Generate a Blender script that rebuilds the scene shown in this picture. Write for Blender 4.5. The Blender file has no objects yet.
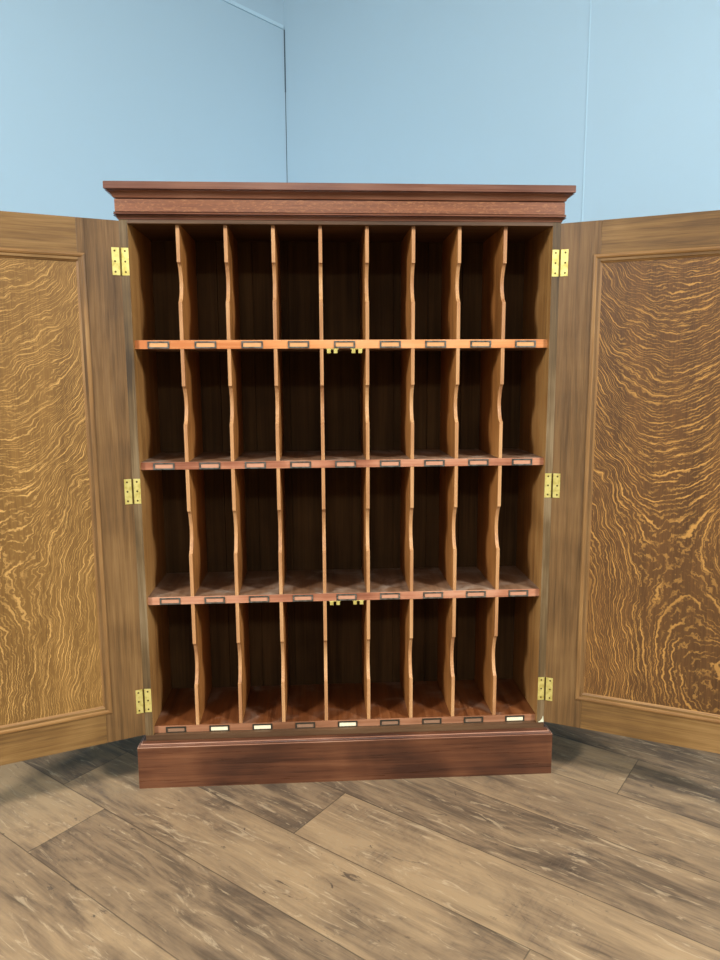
import bpy, bmesh, math, random
from mathutils import Vector, Matrix
random.seed(7)
S = bpy.context.scene
R = math.radians

# ------------------------------------------------------------------ camera
YAW, PITCH, ROLL, F = 0.0568, -0.1477, -0.0053, 712.3
cd = bpy.data.cameras.new('camera'); cam = bpy.data.objects.new('camera', cd)
S.collection.objects.link(cam); S.camera = cam
fw = Vector((math.sin(YAW)*math.cos(PITCH), math.cos(YAW)*math.cos(PITCH), math.sin(PITCH)))
rt = Vector((math.cos(YAW), -math.sin(YAW), 0)); up = rt.cross(fw)
r2 = rt*math.cos(ROLL) + up*math.sin(ROLL); u2 = up*math.cos(ROLL) - rt*math.sin(ROLL)
m = Matrix((r2, u2, -fw)).transposed().to_4x4(); m.translation = Vector((-0.0813, -2.2129, 1.3351))
cam.matrix_world = m
cd.sensor_fit = 'VERTICAL'; cd.sensor_height = 36.0; cd.lens = 36.0*F/960; cd.clip_start = 0.05

# ------------------------------------------------------------------ world and lights
S.view_settings.view_transform = 'Standard'; S.view_settings.look = 'None'
S.view_settings.gamma = 1.0; S.view_settings.exposure = 0.1
w = bpy.data.worlds.new('room_light'); S.world = w; w.use_nodes = True
w.node_tree.nodes['Background'].inputs[0].default_value = (0.97, 0.98, 1.0, 1)
w.node_tree.nodes['Background'].inputs[1].default_value = 0.24

def area(name, loc, target, sx, sy, power, col=(1, 0.985, 0.97)):
    l = bpy.data.lights.new(name, 'AREA'); l.shape = 'RECTANGLE'; l.size = sx; l.size_y = sy
    l.energy = power; l.color = col
    o = bpy.data.objects.new(name, l); S.collection.objects.link(o); o.location = loc
    o.rotation_euler = (Vector(target)-Vector(loc)).to_track_quat('-Z', 'Y').to_euler()
    return o
area('ceiling_lamp_left', (-2.9, -2.7, 3.35), (-2.4, -2.2, 0), 0.6, 1.2, 315)
area('ceiling_lamp_right', (2.9, -2.6, 3.35), (2.4, -2.1, 0), 0.6, 1.2, 315)
area('ceiling_lamp_back', (-0.2, -4.6, 3.35), (-0.2, -4.6, 0), 1.2, 0.6, 60)

# ------------------------------------------------------------------ node helper
class NT:
    def __init__(s, name):
        s.m = bpy.data.materials.new(name); s.m.use_nodes = True; s.t = s.m.node_tree
        s.b = s.t.nodes['Principled BSDF']
    def n(s, typ, **k):
        nd = s.t.nodes.new(typ)
        for a, v in k.items(): setattr(nd, a, v)
        return nd
    def put(s, sock, v):
        if hasattr(v, 'is_output') or isinstance(v, bpy.types.NodeSocket): s.t.links.new(v, sock)
        elif v is not None:
            if isinstance(v, tuple) and len(v) == 3 and sock.type == 'RGBA': v = (*v, 1)
            sock.default_value = v
    def math(s, op, a, b=None, c=None):
        nd = s.n('ShaderNodeMath', operation=op)
        s.put(nd.inputs[0], a)
        if b is not None: s.put(nd.inputs[1], b)
        if c is not None: s.put(nd.inputs[2], c)
        return nd.outputs[0]
    def smooth(s, v, lo, hi, t0=0., t1=1.):
        nd = s.n('ShaderNodeMapRange', interpolation_type='SMOOTHSTEP')
        s.put(nd.inputs[0], v); s.put(nd.inputs[1], lo); s.put(nd.inputs[2], hi); s.put(nd.inputs[3], t0); s.put(nd.inputs[4], t1)
        return nd.outputs[0]
    def obj(s, rnd=0.0):
        tc = s.n('ShaderNodeTexCoord'); v = tc.outputs['Object']
        if rnd:
            oi = s.n('ShaderNodeObjectInfo')
            k = s.math('MULTIPLY', oi.outputs['Random'], rnd)
            cb = s.n('ShaderNodeCombineXYZ')
            for i in range(3): s.put(cb.inputs[i], k)
            a = s.n('ShaderNodeVectorMath', operation='ADD'); s.put(a.inputs[0], v); s.put(a.inputs[1], cb.outputs[0]); v = a.outputs[0]
        return v
    def sep(s, v):
        nd = s.n('ShaderNodeSeparateXYZ'); s.put(nd.inputs[0], v); return nd.outputs
    def comb(s, x, y, z):
        nd = s.n('ShaderNodeCombineXYZ')
        for i, q in enumerate((x, y, z)): s.put(nd.inputs[i], q)
        return nd.outputs[0]
    def scale(s, v, sc):
        nd = s.n('ShaderNodeVectorMath', operation='MULTIPLY'); s.put(nd.inputs[0], v); nd.inputs[1].default_value = sc; return nd.outputs[0]
    def noise(s, v, sc=1., det=4., rough=.55, dist=0.):
        nd = s.n('ShaderNodeTexNoise'); s.put(nd.inputs['Vector'], v)
        nd.inputs['Scale'].default_value = sc; nd.inputs['Detail'].default_value = det
        nd.inputs['Roughness'].default_value = rough; nd.inputs['Distortion'].default_value = dist
        return nd.outputs['Fac']
    def mix(s, f, a, b, mode='MIX'):
        nd = s.n('ShaderNodeMix', data_type='RGBA', blend_type=mode)
        s.put(nd.inputs[0], f); s.put(nd.inputs[6], a); s.put(nd.inputs[7], b); return nd.outputs[2]
    def ramp(s, f, stops):
        nd = s.n('ShaderNodeValToRGB'); s.put(nd.inputs[0], f); cr = nd.color_ramp
        while len(cr.elements) < len(stops): cr.elements.new(.5)
        for e, (p, c) in zip(cr.elements, stops): e.position = p; e.color = (*c, 1)
        return nd.outputs[0]
    def bump(s, h, st=.2, d=.002):
        nd = s.n('ShaderNodeBump'); s.put(nd.inputs['Height'], h); nd.inputs['Strength'].default_value = st; nd.inputs['Distance'].default_value = d
        s.t.links.new(nd.outputs[0], s.b.inputs['Normal'])
    def fin(s, col, rough=.5, metal=0., spec=.5, coat=0., crough=.2):
        s.put(s.b.inputs['Base Color'], col); s.put(s.b.inputs['Roughness'], rough); s.put(s.b.inputs['Metallic'], metal)
        s.put(s.b.inputs['Specular IOR Level'], spec); s.b.inputs['Coat Weight'].default_value = coat; s.b.inputs['Coat Roughness'].default_value = crough
        return s.m

def c(r, g, b):   # sRGB 0-255 to linear
    f = lambda x: ((x/255+.055)/1.055)**2.4 if x > 10 else x/255/12.92
    return (f(r), f(g), f(b))

def wood(name, dark, mid, light, axis=2, rough=.42, coat=.0, rnd=3.0, fine=1.0, patch=.5, bump=.15, spec=.4, dust=None):
    t = NT(name); v = t.obj(rnd)
    a = [38*fine]*3; a[axis] = 1.6*fine
    b = [190*fine]*3; b[axis] = 5*fine
    g1 = t.noise(t.scale(v, tuple(a)), 1, 4, .55, .35)
    g2 = t.noise(t.scale(v, tuple(b)), 1, 3, .6, .1)
    g3 = t.noise(v, 3.2, 3, .5, .4)
    f = t.math('ADD', t.math('MULTIPLY', g1, .55), t.math('ADD', t.math('MULTIPLY', g2, .35), t.math('MULTIPLY', t.math('SUBTRACT', g3, .5), patch)))
    col = t.ramp(f, [(.26, dark), (.46, mid), (.68, light)])
    if dust:
        dcol, lo, hi = dust
        d = t.smooth(t.noise(v, 9, 5, .6, .5), lo, hi)
        col = t.mix(d, col, dcol)
    t.bump(t.math('ADD', g2, t.math('MULTIPLY', g1, .4)), bump, .0015)
    return t.fin(col, t.smooth(g2, .3, .8, rough-.06, rough+.12), 0, spec, coat, .25)

def fleck_panel(name, dark, mid, fleck, uc, k, gq, freq, rough=.42, lean=.85):
    """quarter-sawn oak: medullary ray flecks that follow bowl-shaped lines"""
    t = NT(name); v = t.obj(0); o = t.sep(v); u, z = o[0], o[2]
    w1 = t.math('SUBTRACT', t.noise(v, 4.5, 3, .5), .5)
    w2 = t.math('SUBTRACT', t.noise(v, 17, 3, .55), .5)
    w3 = t.math('SUBTRACT', t.noise(v, 55, 3, .6), .5)
    du = t.math('SUBTRACT', t.math('ADD', u, t.math('MULTIPLY', w1, .14)), uc)
    bowl = t.math('MULTIPLY', t.math('MULTIPLY', du, du), k)
    g = t.math('MULTIPLY', t.math('MULTIPLY', z, z), gq)
    phi = t.math('SUBTRACT', g, bowl)
    low = t.smooth(z, 1.0, .4)                        # wilder figure in the lower part
    amp = t.math('MULTIPLY_ADD', low, .022, .010)
    phi = t.math('ADD', phi, t.math('MULTIPLY', w2, amp))
    phi = t.math('ADD', phi, t.math('MULTIPLY', w1, t.math('MULTIPLY_ADD', z, .06, .02)))
    phi = t.math('ADD', phi, t.math('MULTIPLY', w3, .012))
    phi = t.math('ADD', phi, t.math('MULTIPLY', t.smooth(z, .95, .35, 0, lean), t.math('SUBTRACT', u, .1)))
    s1 = t.math('SINE', t.math('MULTIPLY', phi, 6.683*freq))
    br = t.noise(t.comb(t.math('MULTIPLY', u, 16), t.math('MULTIPLY', phi, 46), t.math('MULTIPLY', z, 6)), 1, 3, .6)
    thr = t.smooth(br, .35, .68, 1.0, .6)
    line = t.smooth(s1, thr, t.math('ADD', thr, .30))
    # thinner secondary flecks between
    s2 = t.math('SINE', t.math('ADD', t.math('MULTIPLY', phi, 6.683*freq*2.1), t.math('MULTIPLY', w3, 5)))
    br2 = t.noise(t.comb(t.math('MULTIPLY', u, 40), t.math('MULTIPLY', phi, 90), t.math('MULTIPLY', z, 22)), 1, 2, .6)
    line2 = t.math('MULTIPLY', t.smooth(s2, .3, 1.0), t.smooth(br2, .38, .58, 0, .6))
    ln = t.math('MAXIMUM', line, line2)
    gr = t.noise(t.scale(v, (260, 260, 6)), 1, 3, .6)
    pt = t.noise(t.scale(v, (14, 14, 1.2)), 1, 3, .5)
    f = t.math('ADD', t.math('MULTIPLY', gr, .55), t.math('MULTIPLY', pt, .45))
    base = t.ramp(f, [(.32, dark), (.66, mid)])
    big = t.smooth(t.noise(v, 2.6, 2, .5), .3, .7, .62, 1.0)
    col = t.mix(t.math('MULTIPLY', ln, big), base, fleck)
    t.bump(t.math('SUBTRACT', gr, t.math('MULTIPLY', ln, .3)), .12, .001)
    return t.fin(col, t.math('MULTIPLY_ADD', ln, -.06, rough), 0, .45, .0)

M = {}
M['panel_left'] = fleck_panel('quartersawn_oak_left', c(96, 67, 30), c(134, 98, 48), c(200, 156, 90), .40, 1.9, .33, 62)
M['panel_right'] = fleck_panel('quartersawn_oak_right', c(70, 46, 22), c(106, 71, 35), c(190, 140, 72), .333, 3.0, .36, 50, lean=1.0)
M['stile'] = wood('oak_stile', c(76, 55, 31), c(108, 79, 45), c(132, 100, 60), 2, .42, fine=1.9, patch=.7)
M['rail'] = wood('oak_rail', c(90, 64, 34), c(124, 92, 50), c(150, 116, 70), 0, .42, fine=2.2, patch=.6)
M['moulding'] = wood('oak_moulding', c(96, 70, 40), c(134, 98, 56), c(158, 122, 74), 2, .4)
M['moulding_h'] = wood('oak_moulding_horizontal', c(96, 68, 38), c(136, 98, 54), c(160, 122, 72), 0, .4)
M['edge'] = wood('weathered_oak_edge', c(62, 49, 33), c(96, 76, 48), c(128, 108, 78), 2, .5, fine=1.5, patch=.9, spec=.3)
M['side'] = wood('oak_side', c(104, 70, 34), c(148, 107, 58), c(172, 132, 80), 2, .5)
M['divider'] = wood('mahogany_divider', c(116, 74, 34), c(156, 104, 52), c(182, 126, 70), 2, .45, rnd=9, patch=.7)
M['divider_edge'] = wood('pale_divider_edge', c(150, 102, 66), c(182, 134, 88), c(200, 158, 110), 2, .45, rnd=9)  # paler wood tone along the front edges of the dividers
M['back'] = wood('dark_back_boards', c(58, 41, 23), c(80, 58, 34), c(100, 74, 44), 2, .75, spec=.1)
M['dusty'] = wood('dusty_shelf', c(88, 60, 38), c(116, 84, 58), c(142, 112, 86), 1, .6, dust=(c(156, 138, 120), .45, .75))
M['dusty_red'] = wood('dusty_red_board', c(66, 34, 16), c(104, 58, 28), c(134, 84, 48), 1, .4, dust=(c(130, 104, 86), .5, .8))
M['lip_orange'] = wood('orange_shelf_edge', c(186, 112, 60), c(210, 142, 86), c(222, 158, 106), 0, .45, patch=.9)
M['lip_pink'] = wood('rosy_shelf_edge', c(128, 76, 52), c(170, 112, 82), c(196, 144, 112), 0, .45, patch=1.2)
M['lip_low'] = wood('brown_shelf_edge', c(116, 76, 50), c(148, 100, 70), c(172, 124, 92), 0, .45, patch=.9)
M['cornice'] = wood('red_oak_cornice', c(76, 42, 28), c(104, 62, 42), c(132, 90, 68), 0, .33, coat=.3)
M['plinth'] = wood('red_oak_plinth', c(60, 34, 22), c(90, 53, 33), c(118, 75, 48), 0, .33, coat=.25, patch=1.0)
M['rail_dark'] = wood('brown_base_rail', c(58, 40, 26), c(86, 61, 40), c(106, 80, 54), 0, .45)

t = NT('oak_frieze'); v = t.obj()
ln = t.noise(t.scale(v, (90, 60, 260)), 1, 3, .65, .6)
g = t.noise(t.scale(v, (3, 60, 140)), 1, 3, .6)
M['frieze'] = t.fin(t.mix(t.smooth(ln, .48, .74, 0, .7), t.ramp(g, [(.3, c(102, 58, 34)), (.7, c(134, 82, 50))]), c(176, 122, 78)), .36, 0, .5, .2)

t = NT('aged_brass'); v = t.obj()
M['brass'] = t.fin(t.mix(t.smooth(t.noise(v, 60, 3), .4, .7), c(230, 216, 132), c(206, 188, 98)), .4, .55)
t = NT('dark_screw'); M['screw'] = t.fin(c(92, 76, 34), .45, .8)
t = NT('label_metal'); v = t.obj(5)
M['metal'] = t.fin(t.mix(t.smooth(t.noise(v, 80, 3), .4, .65), c(128, 132, 126), c(92, 95, 88)), .38, .85)
t = NT('cream_card'); M['card'] = t.fin(c(240, 226, 190), .8)
t = NT('white_filler'); M['filler'] = t.fin(c(212, 210, 178), .8)

t = NT('painted_wall'); v = t.obj()
M['wall'] = t.fin(t.mix(t.noise(v, 1.1, 3), c(172, 201, 216), c(178, 206, 221)), .75, 0, .3)
t.bump(t.noise(v, 240, 2), .05, .001)
t = NT('ceiling_paint'); M['ceiling'] = t.fin(c(176, 184, 190), .9)
t = NT('white_trim'); M['trim'] = t.fin(c(190, 220, 234), .6)
t = NT('pale_joint'); M['joint'] = t.fin(c(182, 213, 228), .7)
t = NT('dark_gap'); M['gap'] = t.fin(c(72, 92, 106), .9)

# ------------------------------------------------------------------ mesh helpers
def link(name, bm, mats, parent=None, smooth=False, bevel=0.):
    bmesh.ops.recalc_face_normals(bm, faces=bm.faces)
    me = bpy.data.meshes.new(name); bm.to_mesh(me); bm.free()
    for mm in (mats if isinstance(mats, (list, tuple)) else [mats]): me.materials.append(mm)
    if smooth:
        for p in me.polygons: p.use_smooth = True
    o = bpy.data.objects.new(name, me); S.collection.objects.link(o)
    if parent: o.parent = parent
    if bevel:
        b = o.modifiers.new('bevel', 'BEVEL'); b.width = bevel; b.segments = 2; b.limit_method = 'ANGLE'; b.angle_limit = R(40)
    return o
def box(bm, x0, x1, y0, y1, z0, z1, mi=0, fmats=None):
    vs = [bm.verts.new((x, y, z)) for x in (x0, x1) for y in (y0, y1) for z in (z0, z1)]
    q = {'-x': (0, 1, 3, 2), '+x': (4, 6, 7, 5), '-y': (0, 4, 5, 1), '+y': (2, 3, 7, 6), '-z': (0, 2, 6, 4), '+z': (1, 5, 7, 3)}
    for k, i in q.items():
        f = bm.faces.new([vs[j] for j in i]); f.material_index = (fmats or {}).get(k, mi)
def prism_x(bm, prof, x0, x1, mi=0):        # profile in (y,z), extruded along x
    a = [bm.verts.new((x0, y, z)) for y, z in prof]; b = [bm.verts.new((x1, y, z)) for y, z in prof]
    n = len(prof)
    f = bm.faces.new(a); f.material_index = mi
    f = bm.faces.new(b[::-1]); f.material_index = mi
    out = []
    for i in range(n):
        f = bm.faces.new((a[i], b[i], b[(i+1) % n], a[(i+1) % n])); f.material_index = mi; out.append(f)
    return out
def wrap(bm, prof, hw, y_back, mi=None):
    """moulding of profile (out, z) running round left side, front and right side of a carcass of half-width hw"""
    rings = []
    for x_s, corner in ((-1, 'b'), (-1, 'f'), (1, 'f'), (1, 'b')):
        ring = []
        for o_, z in prof:
            ring.append(bm.verts.new((x_s*(hw+o_), y_back if corner == 'b' else -o_, z)))
        rings.append(ring)
    n = len(prof)
    for a, b in zip(rings, rings[1:]):
        for i in range(n-1):
            f = bm.faces.new((a[i], a[i+1], b[i+1], b[i]))
            if mi: f.material_index = mi[i]
    # closing faces: back, top, bottom
    bm.faces.new(rings[0][::-1] + rings[3])
    bm.faces.new([r[0] for r in rings]); bm.faces.new([r[-1] for r in rings][::-1])

# ------------------------------------------------------------------ setting
def struct(o): o['kind'] = 'structure'; return o
PD = Vector((.775, -.632)); PN = Vector((.632, .775))       # plank direction and normal
PW, PL = .2505, 1.52
known = {-4: .5, -3: -.512, -2: .78, -1: .047, 0: -.3, 1: -.1, 2: .76, 3: .3}
bm = bmesh.new(); uvl = bm.loops.layers.uv.new('uv'); rl = bm.loops.layers.float_color.new('tone')
CC = Vector((-.228, 1.64))                                    # wall corner on the floor plan
LW = Vector((-.702, -.712)); RW = Vector((.712, -.702))       # directions of the two walls
tones = {(-3, 0): .4, (-3, -1): .95, (-1, 0): .85, (-1, -1): .3, (2, -1): .9, (2, 0): .33, (0, 0): .3, (-2, -1): .6, (-4, -1): .7, (1, 0): .65, (1, -1): .6, (-2, 0): .8, (-3, 1): .5}
for row in range(-24, 9):
    n0 = -.08 + row*PW + 0
    off = known.get(row, random.uniform(-.7, .7))
    for j in range(-5, 6):
        t0 = off + j*PL
        tone = tones.get((row, j), random.random())
        r_ = (tone, random.random(), random.random(), 1)
        cs = [(t0, n0), (t0+PL, n0), (t0+PL, n0+PW), (t0, n0+PW)]
        vs = [bm.verts.new((*(PD*a+PN*b), 0)) for a, b in cs]
        f = bm.faces.new(vs)
        for lp, (a, b) in zip(f.loops, ((0, 0), (PL, 0), (PL, PW), (0, PW))):
            lp[uvl].uv = (a, b); lp[rl] = r_
bmesh.ops.remove_doubles(bm, verts=bm.verts, dist=1e-6)
# cut the floor along the two walls
for d, nrm in ((LW, Vector((-.712, .702))), (RW, Vector((.702, .712)))):
    p = CC + nrm*.05
    bmesh.ops.bisect_plane(bm, geom=bm.verts[:]+bm.edges[:]+bm.faces[:], plane_co=(p.x, p.y, 0), plane_no=(nrm.x, nrm.y, 0), clear_outer=True)
t = NT('plank_floor')
uvn = t.n('ShaderNodeUVMap', uv_map='uv'); at = t.n('ShaderNodeAttribute', attribute_name='tone'); sp = t.sep(at.outputs['Vector'])
o = t.sep(uvn.outputs[0]); u, v_ = o[0], o[1]
off = t.math('MULTIPLY', sp[1], 37.)
vec = t.comb(t.math('ADD', u, off), t.math('ADD', v_, t.math('MULTIPLY', sp[2], 11.)), off)
patch = t.noise(t.scale(vec, (2.3, 7.5, 1)), 1, 6, .66, .9)
g1 = t.noise(t.scale(vec, (3, 42, 1)), 1, 5, .6, .5)
g2 = t.noise(t.scale(vec, (9, 210, 1)), 1, 3, .6)
cross = t.noise(t.scale(vec, (150, 9, 1)), 1, 2, .5)
knot = t.noise(t.scale(vec, (9, 22, 1)), 1, 5, .7, 1.6)
f = t.math('ADD', t.math('MULTIPLY', patch, .62), t.math('ADD', t.math('MULTIPLY', g1, .32), t.math('MULTIPLY', g2, .14)))
f = t.math('ADD', f, t.math('MULTIPLY', t.math('SUBTRACT', sp[0], .5), .2))
col = t.ramp(f, [(.36, c(68, 56, 45)), (.455, c(92, 76, 59)), (.54, c(120, 99, 75)), (.68, c(148, 123, 91))])
saw = t.math('MULTIPLY', t.smooth(cross, .52, .66), t.smooth(patch, .52, .38))
col = t.mix(t.math('MULTIPLY', saw, .35), col, c(96, 82, 66))
col = t.mix(t.smooth(knot, .61, .72, 0, .8), col, c(64, 54, 46))
pale = t.noise(t.scale(vec, (7, 36, 1)), 1, 4, .7, 1.2)
col = t.mix(t.smooth(pale, .56, .68, 0, .6), col, c(170, 148, 116))
eu = t.math('MINIMUM', u, t.math('SUBTRACT', PL, u)); ev = t.math('MINIMUM', v_, t.math('SUBTRACT', PW, v_))
ed = t.math('MINIMUM', eu, ev)
gap = t.smooth(ed, .0008, .0026, 1, 0)
col = t.mix(t.math('MULTIPLY', gap, .6), col, c(52, 42, 32))
t.bump(t.math('SUBTRACT', t.math('MULTIPLY', g2, .3), gap), .25, .001)
M['floor'] = t.fin(col, t.smooth(g1, .3, .7, .42, .56), 0, .35)
struct(link('floor', bm, M['floor']))

def wall(name, p0, p1, nrm, th, z0, z1, mat):
    bm = bmesh.new()
    a, b = p0, p1; cc, d = p1+nrm*th, p0+nrm*th
    lo = [bm.verts.new((q.x, q.y, z0)) for q in (a, b, cc, d)]; hi = [bm.verts.new((q.x, q.y, z1)) for q in (a, b, cc, d)]
    bm.faces.new(lo[::-1]); bm.faces.new(hi)
    for i in range(4): bm.faces.new((lo[i], lo[(i+1) % 4], hi[(i+1) % 4], hi[i]))
    return struct(link(name, bm, mat))
NL, NR = Vector((-.712, .702)), Vector((.702, .712))
H = 3.45
wall('wall_left', CC, CC+LW*6.6, NL, .1, 0, H, M['wall'])
wall('wall_right', CC, CC+RW*6.6, NR, .1, 0, H, M['wall'])
bm = bmesh.new(); pts = [CC+NL*.1+NR*.1, CC+RW*6.6+NR*.1, CC+RW*6.6+LW*6.6, CC+LW*6.6+NL*.1]
lo = [bm.verts.new((p.x, p.y, H)) for p in pts]; hi = [bm.verts.new((p.x, p.y, H+.1)) for p in pts]
bm.faces.new(lo); bm.faces.new(hi[::-1])
for i in range(4): bm.faces.new((lo[i], lo[(i+1) % 4], hi[(i+1) % 4], hi[i]))
struct(link('ceiling', bm, M['ceiling']))
# pale ledge on the left wall, dark open joint in the corner, thin joint strip on the right wall
wall('trim_1', CC+LW*.012, CC+LW*3.2, NL*-1, .006, 3.031, 3.048, M['trim'])
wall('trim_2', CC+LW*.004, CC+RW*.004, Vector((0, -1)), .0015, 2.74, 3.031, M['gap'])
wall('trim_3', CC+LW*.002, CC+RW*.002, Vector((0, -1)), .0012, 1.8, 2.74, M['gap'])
wall('trim_4', CC+RW*1.600, CC+RW*1.604, NR*-1, .0010, 1.2, 2.75, M['joint'])

# ------------------------------------------------------------------ the cabinet
HW, WI, RC, D = .66, .6354, .0157, .300          # half width, inner half width, shelf recess, inside depth
ZO = 1.7757
SH = [(1.4396, 1.4132), (1.0673, 1.0435), (.6334, .6078), (.1955, .1707)]
root = bpy.data.objects.new('pigeonhole_cabinet', None); S.collection.objects.link(root)
root['label'] = 'tall open two-door oak and mahogany cabinet with thirty-six pigeonholes standing on plank floor'
root['category'] = 'cabinet'

for sx in (-1, 1):
    bm = bmesh.new(); xs = sorted((sx*WI, sx*HW))
    box(bm, xs[0], xs[1], 0, D, .02, 1.8, 0, {'-y': 1})
    link('side_panel', bm, [M['side'], M['edge']], root)
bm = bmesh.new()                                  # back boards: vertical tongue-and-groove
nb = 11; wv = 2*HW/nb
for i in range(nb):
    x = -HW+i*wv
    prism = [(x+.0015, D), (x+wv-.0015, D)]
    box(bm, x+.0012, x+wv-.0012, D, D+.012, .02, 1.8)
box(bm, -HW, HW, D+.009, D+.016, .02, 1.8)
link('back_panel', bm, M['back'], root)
bm = bmesh.new(); box(bm, -WI, WI, .0, .024, ZO, 1.80); box(bm, -WI, WI, .024, D, 1.779, 1.80)
link('top_rail', bm, M['rail_dark'], root, bevel=.0015)

def arc(p, q, bulge, n=6):     # curve from p to q with sideways bulge
    p, q = Vector(p), Vector(q); d = q-p; nn = Vector((-d.y, d.x)); out = []
    for i in range(1, n):
        s = i/n; out.append(tuple(p+d*s+nn*bulge*4*s*(1-s)))
    return out
prof = [(.0295, 1.8867), (.0310, 1.8850), (.0310, 1.8665), (.0245, 1.8655), (.0245, 1.8635), (.0285, 1.8625)] + arc((.0285, 1.8625), (.0100, 1.8465), -.14) + [(.0100, 1.8460), (.0040, 1.8450), (.0040, 1.8425)]
bm = bmesh.new(); wrap(bm, prof + [(-.01, 1.8425)], HW, D+.016)
link('cornice', bm, M['cornice'], root)
bm = bmesh.new(); wrap(bm, [(.0075, 1.8424), (.0075, 1.8080), (-.01, 1.8080)], HW, D+.014)
link('frieze', bm, M['frieze'], root)
prof = [(.0040, 1.8079), (.0040, 1.8068), (.0120, 1.8062)] + arc((.0120, 1.8062), (.0120, 1.8005), -.35, 5) + [(.0120, 1.8005), (.0060, 1.7995), (.0060, 1.7975), (.0125, 1.7965)] + arc((.0125, 1.7965), (.0020, 1.7875), -.25, 5) + [(.0020, 1.7872), (-.01, 1.7872)]
bm = bmesh.new(); wrap(bm, prof, HW, D+.014)
link('frieze_moulding', bm, M['cornice'], root)

prof = [(.0, .1700), (.0, .1535), (.0095, .1530)] + arc((.0095, .1530), (.0130, .1480), -.3, 4) + [(.0150, .1475), (.0150, .1455)] + arc((.0150, .1455), (.0230, .1415), -.2, 4) + [(.0230, .1415), (.0230, .1400), (.0230, .0)]
M['bead_highlight'] = wood('painted_bead_highlight', c(120, 78, 58), c(168, 124, 100), c(200, 164, 140), 0, .3, coat=.3)  # paler wood colour paints the two highlight lines onto the plinth beads
full = [(-.01, .1700)] + prof + [(-.01, 0)]
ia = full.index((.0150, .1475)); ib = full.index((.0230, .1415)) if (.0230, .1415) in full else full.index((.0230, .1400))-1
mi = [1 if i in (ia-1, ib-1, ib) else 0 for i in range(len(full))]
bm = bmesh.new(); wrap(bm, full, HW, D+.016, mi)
link('plinth', bm, [M['plinth'], M['bead_highlight']], root)
bm = bmesh.new(); box(bm, -HW+.001, HW-.001, -.0012, .02, .1542, .1722); box(bm, -WI, WI, .016, D, .1500, .1706)
link('base_rail', bm, M['rail_dark'], root)

lips = [M['lip_orange'], M['lip_pink'], M['lip_pink'], M['lip_low']]
for i, (zt, zb) in enumerate(SH):
    bm = bmesh.new(); box(bm, -WI, WI, RC, D, zb, zt, 0, {'-y': 1})
    link('shelf' if i < 3 else 'bottom_board', bm, [M['dusty'] if i < 3 else M['dusty_red'], lips[i]], root, bevel=.0008)

# dividers with a scooped finger cut in the front edge
CW = 2*WI/9
def divider_mesh(z0, z1):
    h = z1-z0; a, b = z1-h*.325, z1-h*.665; y0 = RC+.001
    prof = [(y0, z1), (y0, a), (y0+.006, a-.001)]
    n = 12
    for i in range(1, n):
        s = i/n
        prof.append((y0+.006+.024*math.sin(math.pi*s)**.8, a-(a-b)*s))
    prof += [(y0+.005, b+.001), (y0, b), (y0, z0), (D-.0005, z0), (D-.0005, z1)]
    bm = bmesh.new(); fs = prism_x(bm, prof, -.0053, .0053)
    for f in fs[:len(prof)-3]: f.material_index = 1
    return bm
spans = [(SH[0][0], 1.779), (SH[1][0], SH[0][1]), (SH[2][0], SH[1][1]), (SH[3][0], SH[2][1])]
for z0, z1 in spans:
    h = z1-z0
    first = link('divider', divider_mesh(0, h), [M['divider'], M['divider_edge']], root)
    for k in range(1, 9):
        o = first if k == 1 else first.copy()
        if k > 1: S.collection.objects.link(o)
        o.parent = root; o.location = (-WI+CW*k, 0, z0)

# label holders on every shelf edge
def holder_mesh():
    bm = bmesh.new(); w_, h_, t_ = .0325, .0106, .0041
    box(bm, -w_, w_, -.0022, 0, h_-t_, h_); box(bm, -w_, w_, -.0022, 0, -h_, -h_+t_)
    for s_ in (-1, 1):
        x = sorted((s_*w_, s_*(w_-t_*1.15))); box(bm, x[0], x[1], -.0022, 0, -h_+t_, h_-t_)
        bmesh.ops.create_uvsphere(bm, u_segments=8, v_segments=5, radius=.0011, matrix=Matrix.Translation((s_*(w_-.0018), -.0024, 0)))
    box(bm, -w_+.002, w_-.002, -.0004, 0, -h_+.002, h_-.002, 1)
    return bm
t = NT('faded_orange'); M['fade0'] = t.fin(c(206, 150, 96), .6)
t = NT('faded_rose'); M['fade1'] = t.fin(c(186, 134, 104), .6)
t = NT('faded_brown'); M['fade3'] = t.fin(c(142, 108, 82), .6)
t = NT('dark_label_metal'); M['metal_dark'] = t.fin(c(70, 68, 58), .5, .7)
holds = [link('label_holder', holder_mesh(), [a, b], root) for a, b in ((M['metal'], M['fade0']), (M['metal'], M['fade1']), (M['metal_dark'], M['fade3']))]
bm = bmesh.new(); box(bm, -.0275, .0275, -.0012, -.0005, -.0068, .0064)
card = link('paper_card', bm, M['card'])
cards = 0
for r_, (zt, zb) in enumerate(SH):
    for k in range(9):
        hold = holds[(0, 1, 1, 2)[r_]]
        o = hold if k == 0 and r_ != 2 else hold.copy()
        if o is not hold: S.collection.objects.link(o)
        o.parent = root; o.location = (-WI+CW*(k+.5), RC, (zt+zb)/2 - (.001 if r_ < 3 else .002))
        if r_ == 3 and k in (1, 2, 4, 8):
            q = card if cards == 0 else card.copy()
            if cards: S.collection.objects.link(q)
            cards += 1; q.parent = o; q.location = (0, 0, 0); q['label'] = 'cream paper card'

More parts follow.
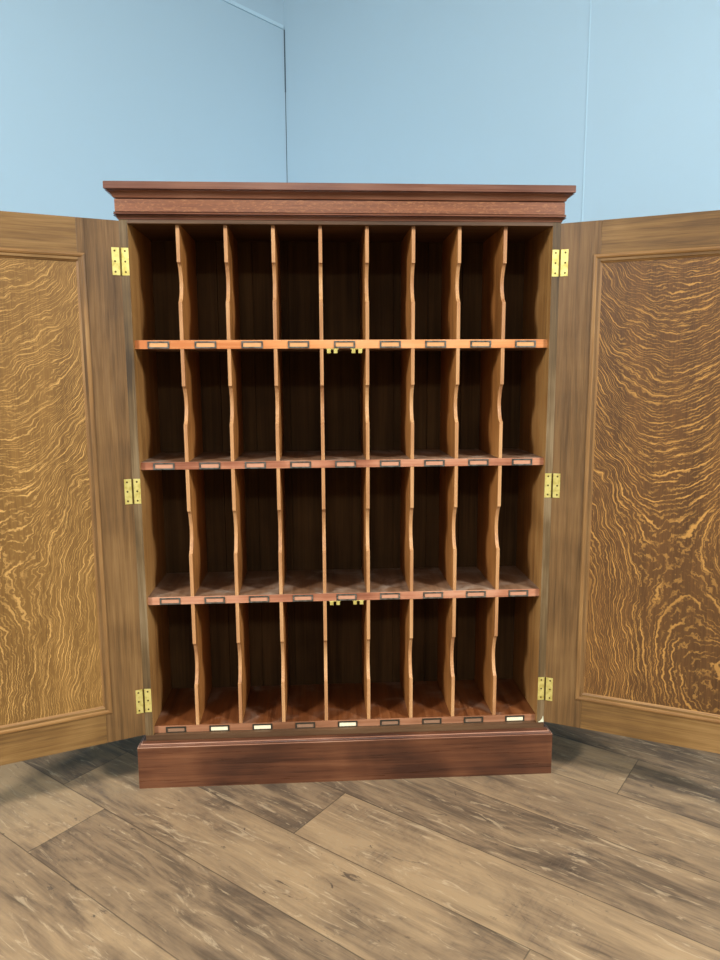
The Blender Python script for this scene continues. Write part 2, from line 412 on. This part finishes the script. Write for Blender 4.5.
# brass door catches under the middle of the first and third shelves
first = None
for zt, zb in (SH[0], SH[2]):
    for s_ in (-1, 1):
        if first is None:
            bm = bmesh.new()
            box(bm, -.019, .019, 0, .022, -.0026, 0)
            for q in (-.0105, .0105):
                box(bm, q-.0056, q+.0056, .0, .012, -.0145, -.0022)
            first = o = link('door_catch', bm, M['brass'], root, bevel=.0008)
        else:
            o = first.copy(); S.collection.objects.link(o)
        o.parent = root; o.location = (s_*.038, RC+.0005, zb)
bm = bmesh.new()                                   # dab of old white filler at the right foot of the carcass
vs = [bm.verts.new(p) for p in ((.640, -.0012, .1745), (.6585, -.0012, .1745), (.6560, -.0012, .197), (.652, -.0012, .186), (.645, -.0012, .178))]
f = bm.faces.new(vs); ex = bmesh.ops.extrude_face_region(bm, geom=[f])
bmesh.ops.translate(bm, verts=[g for g in ex['geom'] if isinstance(g, bmesh.types.BMVert)], vec=(0, -.0015, 0))
link('filler_patch', bm, M['filler'], root)

# doors ------------------------------------------------------------------
DT, DB, DW, TH = 1.7835, .1748, .6585, .024
ST, MO, MI_ = .118, .098, .124
HZ = [(1.7067, 1.6276), (1.0185, .9406), (.3327, .2531)]
def door(side, ang, pm):
    sg = 1 if side < 0 else -1                   # viewer side in local y
    th = math.pi + (math.pi-ang) if side < 0 else -(math.pi-ang)
    def bx(bm, s0, s1, h0, h1, z0, z1, mi=0):
        y = sorted((sg*h0, sg*h1)); box(bm, s0, s1, y[0], y[1], z0, z1, mi)
    bm = bmesh.new()
    bx(bm, -.0008, ST, -TH, 0, DB, DT); bx(bm, DW-ST, DW, -TH, 0, DB, DT)
    d = link('door', bm, M['stile'], root, bevel=.0012)
    d.location = (side*HW, -.0006, 0); d.rotation_euler = (0, 0, th)
    for z0, z1 in ((DB, DB+ST), (DT-ST, DT)):
        bm = bmesh.new(); bx(bm, ST, DW-ST, -TH, -.0004, z0, z1); link('rail', bm, M['rail'], d, bevel=.001)
    bm = bmesh.new(); bx(bm, ST-.006, DW-ST+.006, -TH+.005, -.007, DB+ST-.006, DT-ST+.006); link('panel', bm, pm, d)
    # mitred mouldings: profile (inset from outer edge, height)
    pr = [(0, -.002), (0, .0012), (.002, .0030), (.006, .0034), (.010, .0022), (.013, -.0010), (.019, -.0026), (.024, -.0052), (.0262, -.0075), (.012, -.0075)]
    x0, x1, z0, z1 = MO, DW-MO, DB+MO, DT-MO
    cor = [((x0, z0), (1, 1)), ((x1, z0), (-1, 1)), ((x1, z1), (-1, -1)), ((x0, z1), (1, -1))]
    for i in range(4):
        bm = bmesh.new(); rings = []
        for (cx, cz), (dx, dz) in (cor[i], cor[(i+1) % 4]):
            rings.append([bm.verts.new((cx+dx*a, sg*h, cz+dz*a)) for a, h in pr])
        n = len(pr)
        for j in range(n): bm.faces.new((rings[0][j], rings[0][(j+1) % n], rings[1][(j+1) % n], rings[1][j]))
        bm.faces.new(rings[0]); bm.faces.new(rings[1][::-1])
        link('moulding', bm, M['moulding_h'] if i % 2 == 0 else M['moulding'], d)
    # hinges: one leaf on the door, barrel on the pin, one leaf on the carcass edge
    inv = Matrix.Rotation(-th, 3, 'Z')
    for zt, zb in HZ:
        bm = bmesh.new(); zm = (zt+zb)/2
        bx(bm, .003, .0245, 0, .0014, zb, zt)
        for q in (.12, .5, .88):
            z = zb+(zt-zb)*q
            mx = Matrix.Translation((.016, sg*.0014, z)) @ Matrix.Rotation(math.pi/2, 4, 'X')
            g_ = bmesh.ops.create_cone(bm, cap_ends=True, segments=12, radius1=.0030, radius2=.0030, depth=.0007, matrix=mx)
            for v in g_['verts']:
                for f in v.link_faces: f.material_index = 1
        # carcass leaf in world axes -> local
        tmp = bmesh.new()
        xa, xb = sorted((side*(WI+.0005-HW), -side*.0025))
        box(tmp, xa, xb, .0001, .0015, zb, zt)
        for q in (.12, .5, .88):
            z = zb+(zt-zb)*q
            mx = Matrix.Translation((-side*.0135, .0001, z)) @ Matrix.Rotation(math.pi/2, 4, 'X')
            g_ = bmesh.ops.create_cone(tmp, cap_ends=True, segments=12, radius1=.0030, radius2=.0030, depth=.0007, matrix=mx)
            for v in g_['verts']:
                for f in v.link_faces: f.material_index = 1
        bmesh.ops.transform(tmp, matrix=inv.to_4x4(), verts=tmp.verts)
        me = bpy.data.meshes.new('tmp'); tmp.to_mesh(me); tmp.free(); bm.from_mesh(me); bpy.data.meshes.remove(me)
        mx = Matrix.Translation((0, 0, zm)) @ inv.to_4x4() @ Matrix.Translation((0, -.001, 0))
        for j in range(5):
            hh = (zt-zb)/5
            g_ = bmesh.ops.create_cone(bm, cap_ends=True, segments=14, radius1=.0024, radius2=.0024, depth=hh-.0006,
                                  matrix=mx @ Matrix.Translation((0, 0, (j-2)*hh)))
            for v in g_['verts']:
                for f in v.link_faces: f.material_index = 1
        link('hinge', bm, [M['brass'], M['screw']], d)
    return d
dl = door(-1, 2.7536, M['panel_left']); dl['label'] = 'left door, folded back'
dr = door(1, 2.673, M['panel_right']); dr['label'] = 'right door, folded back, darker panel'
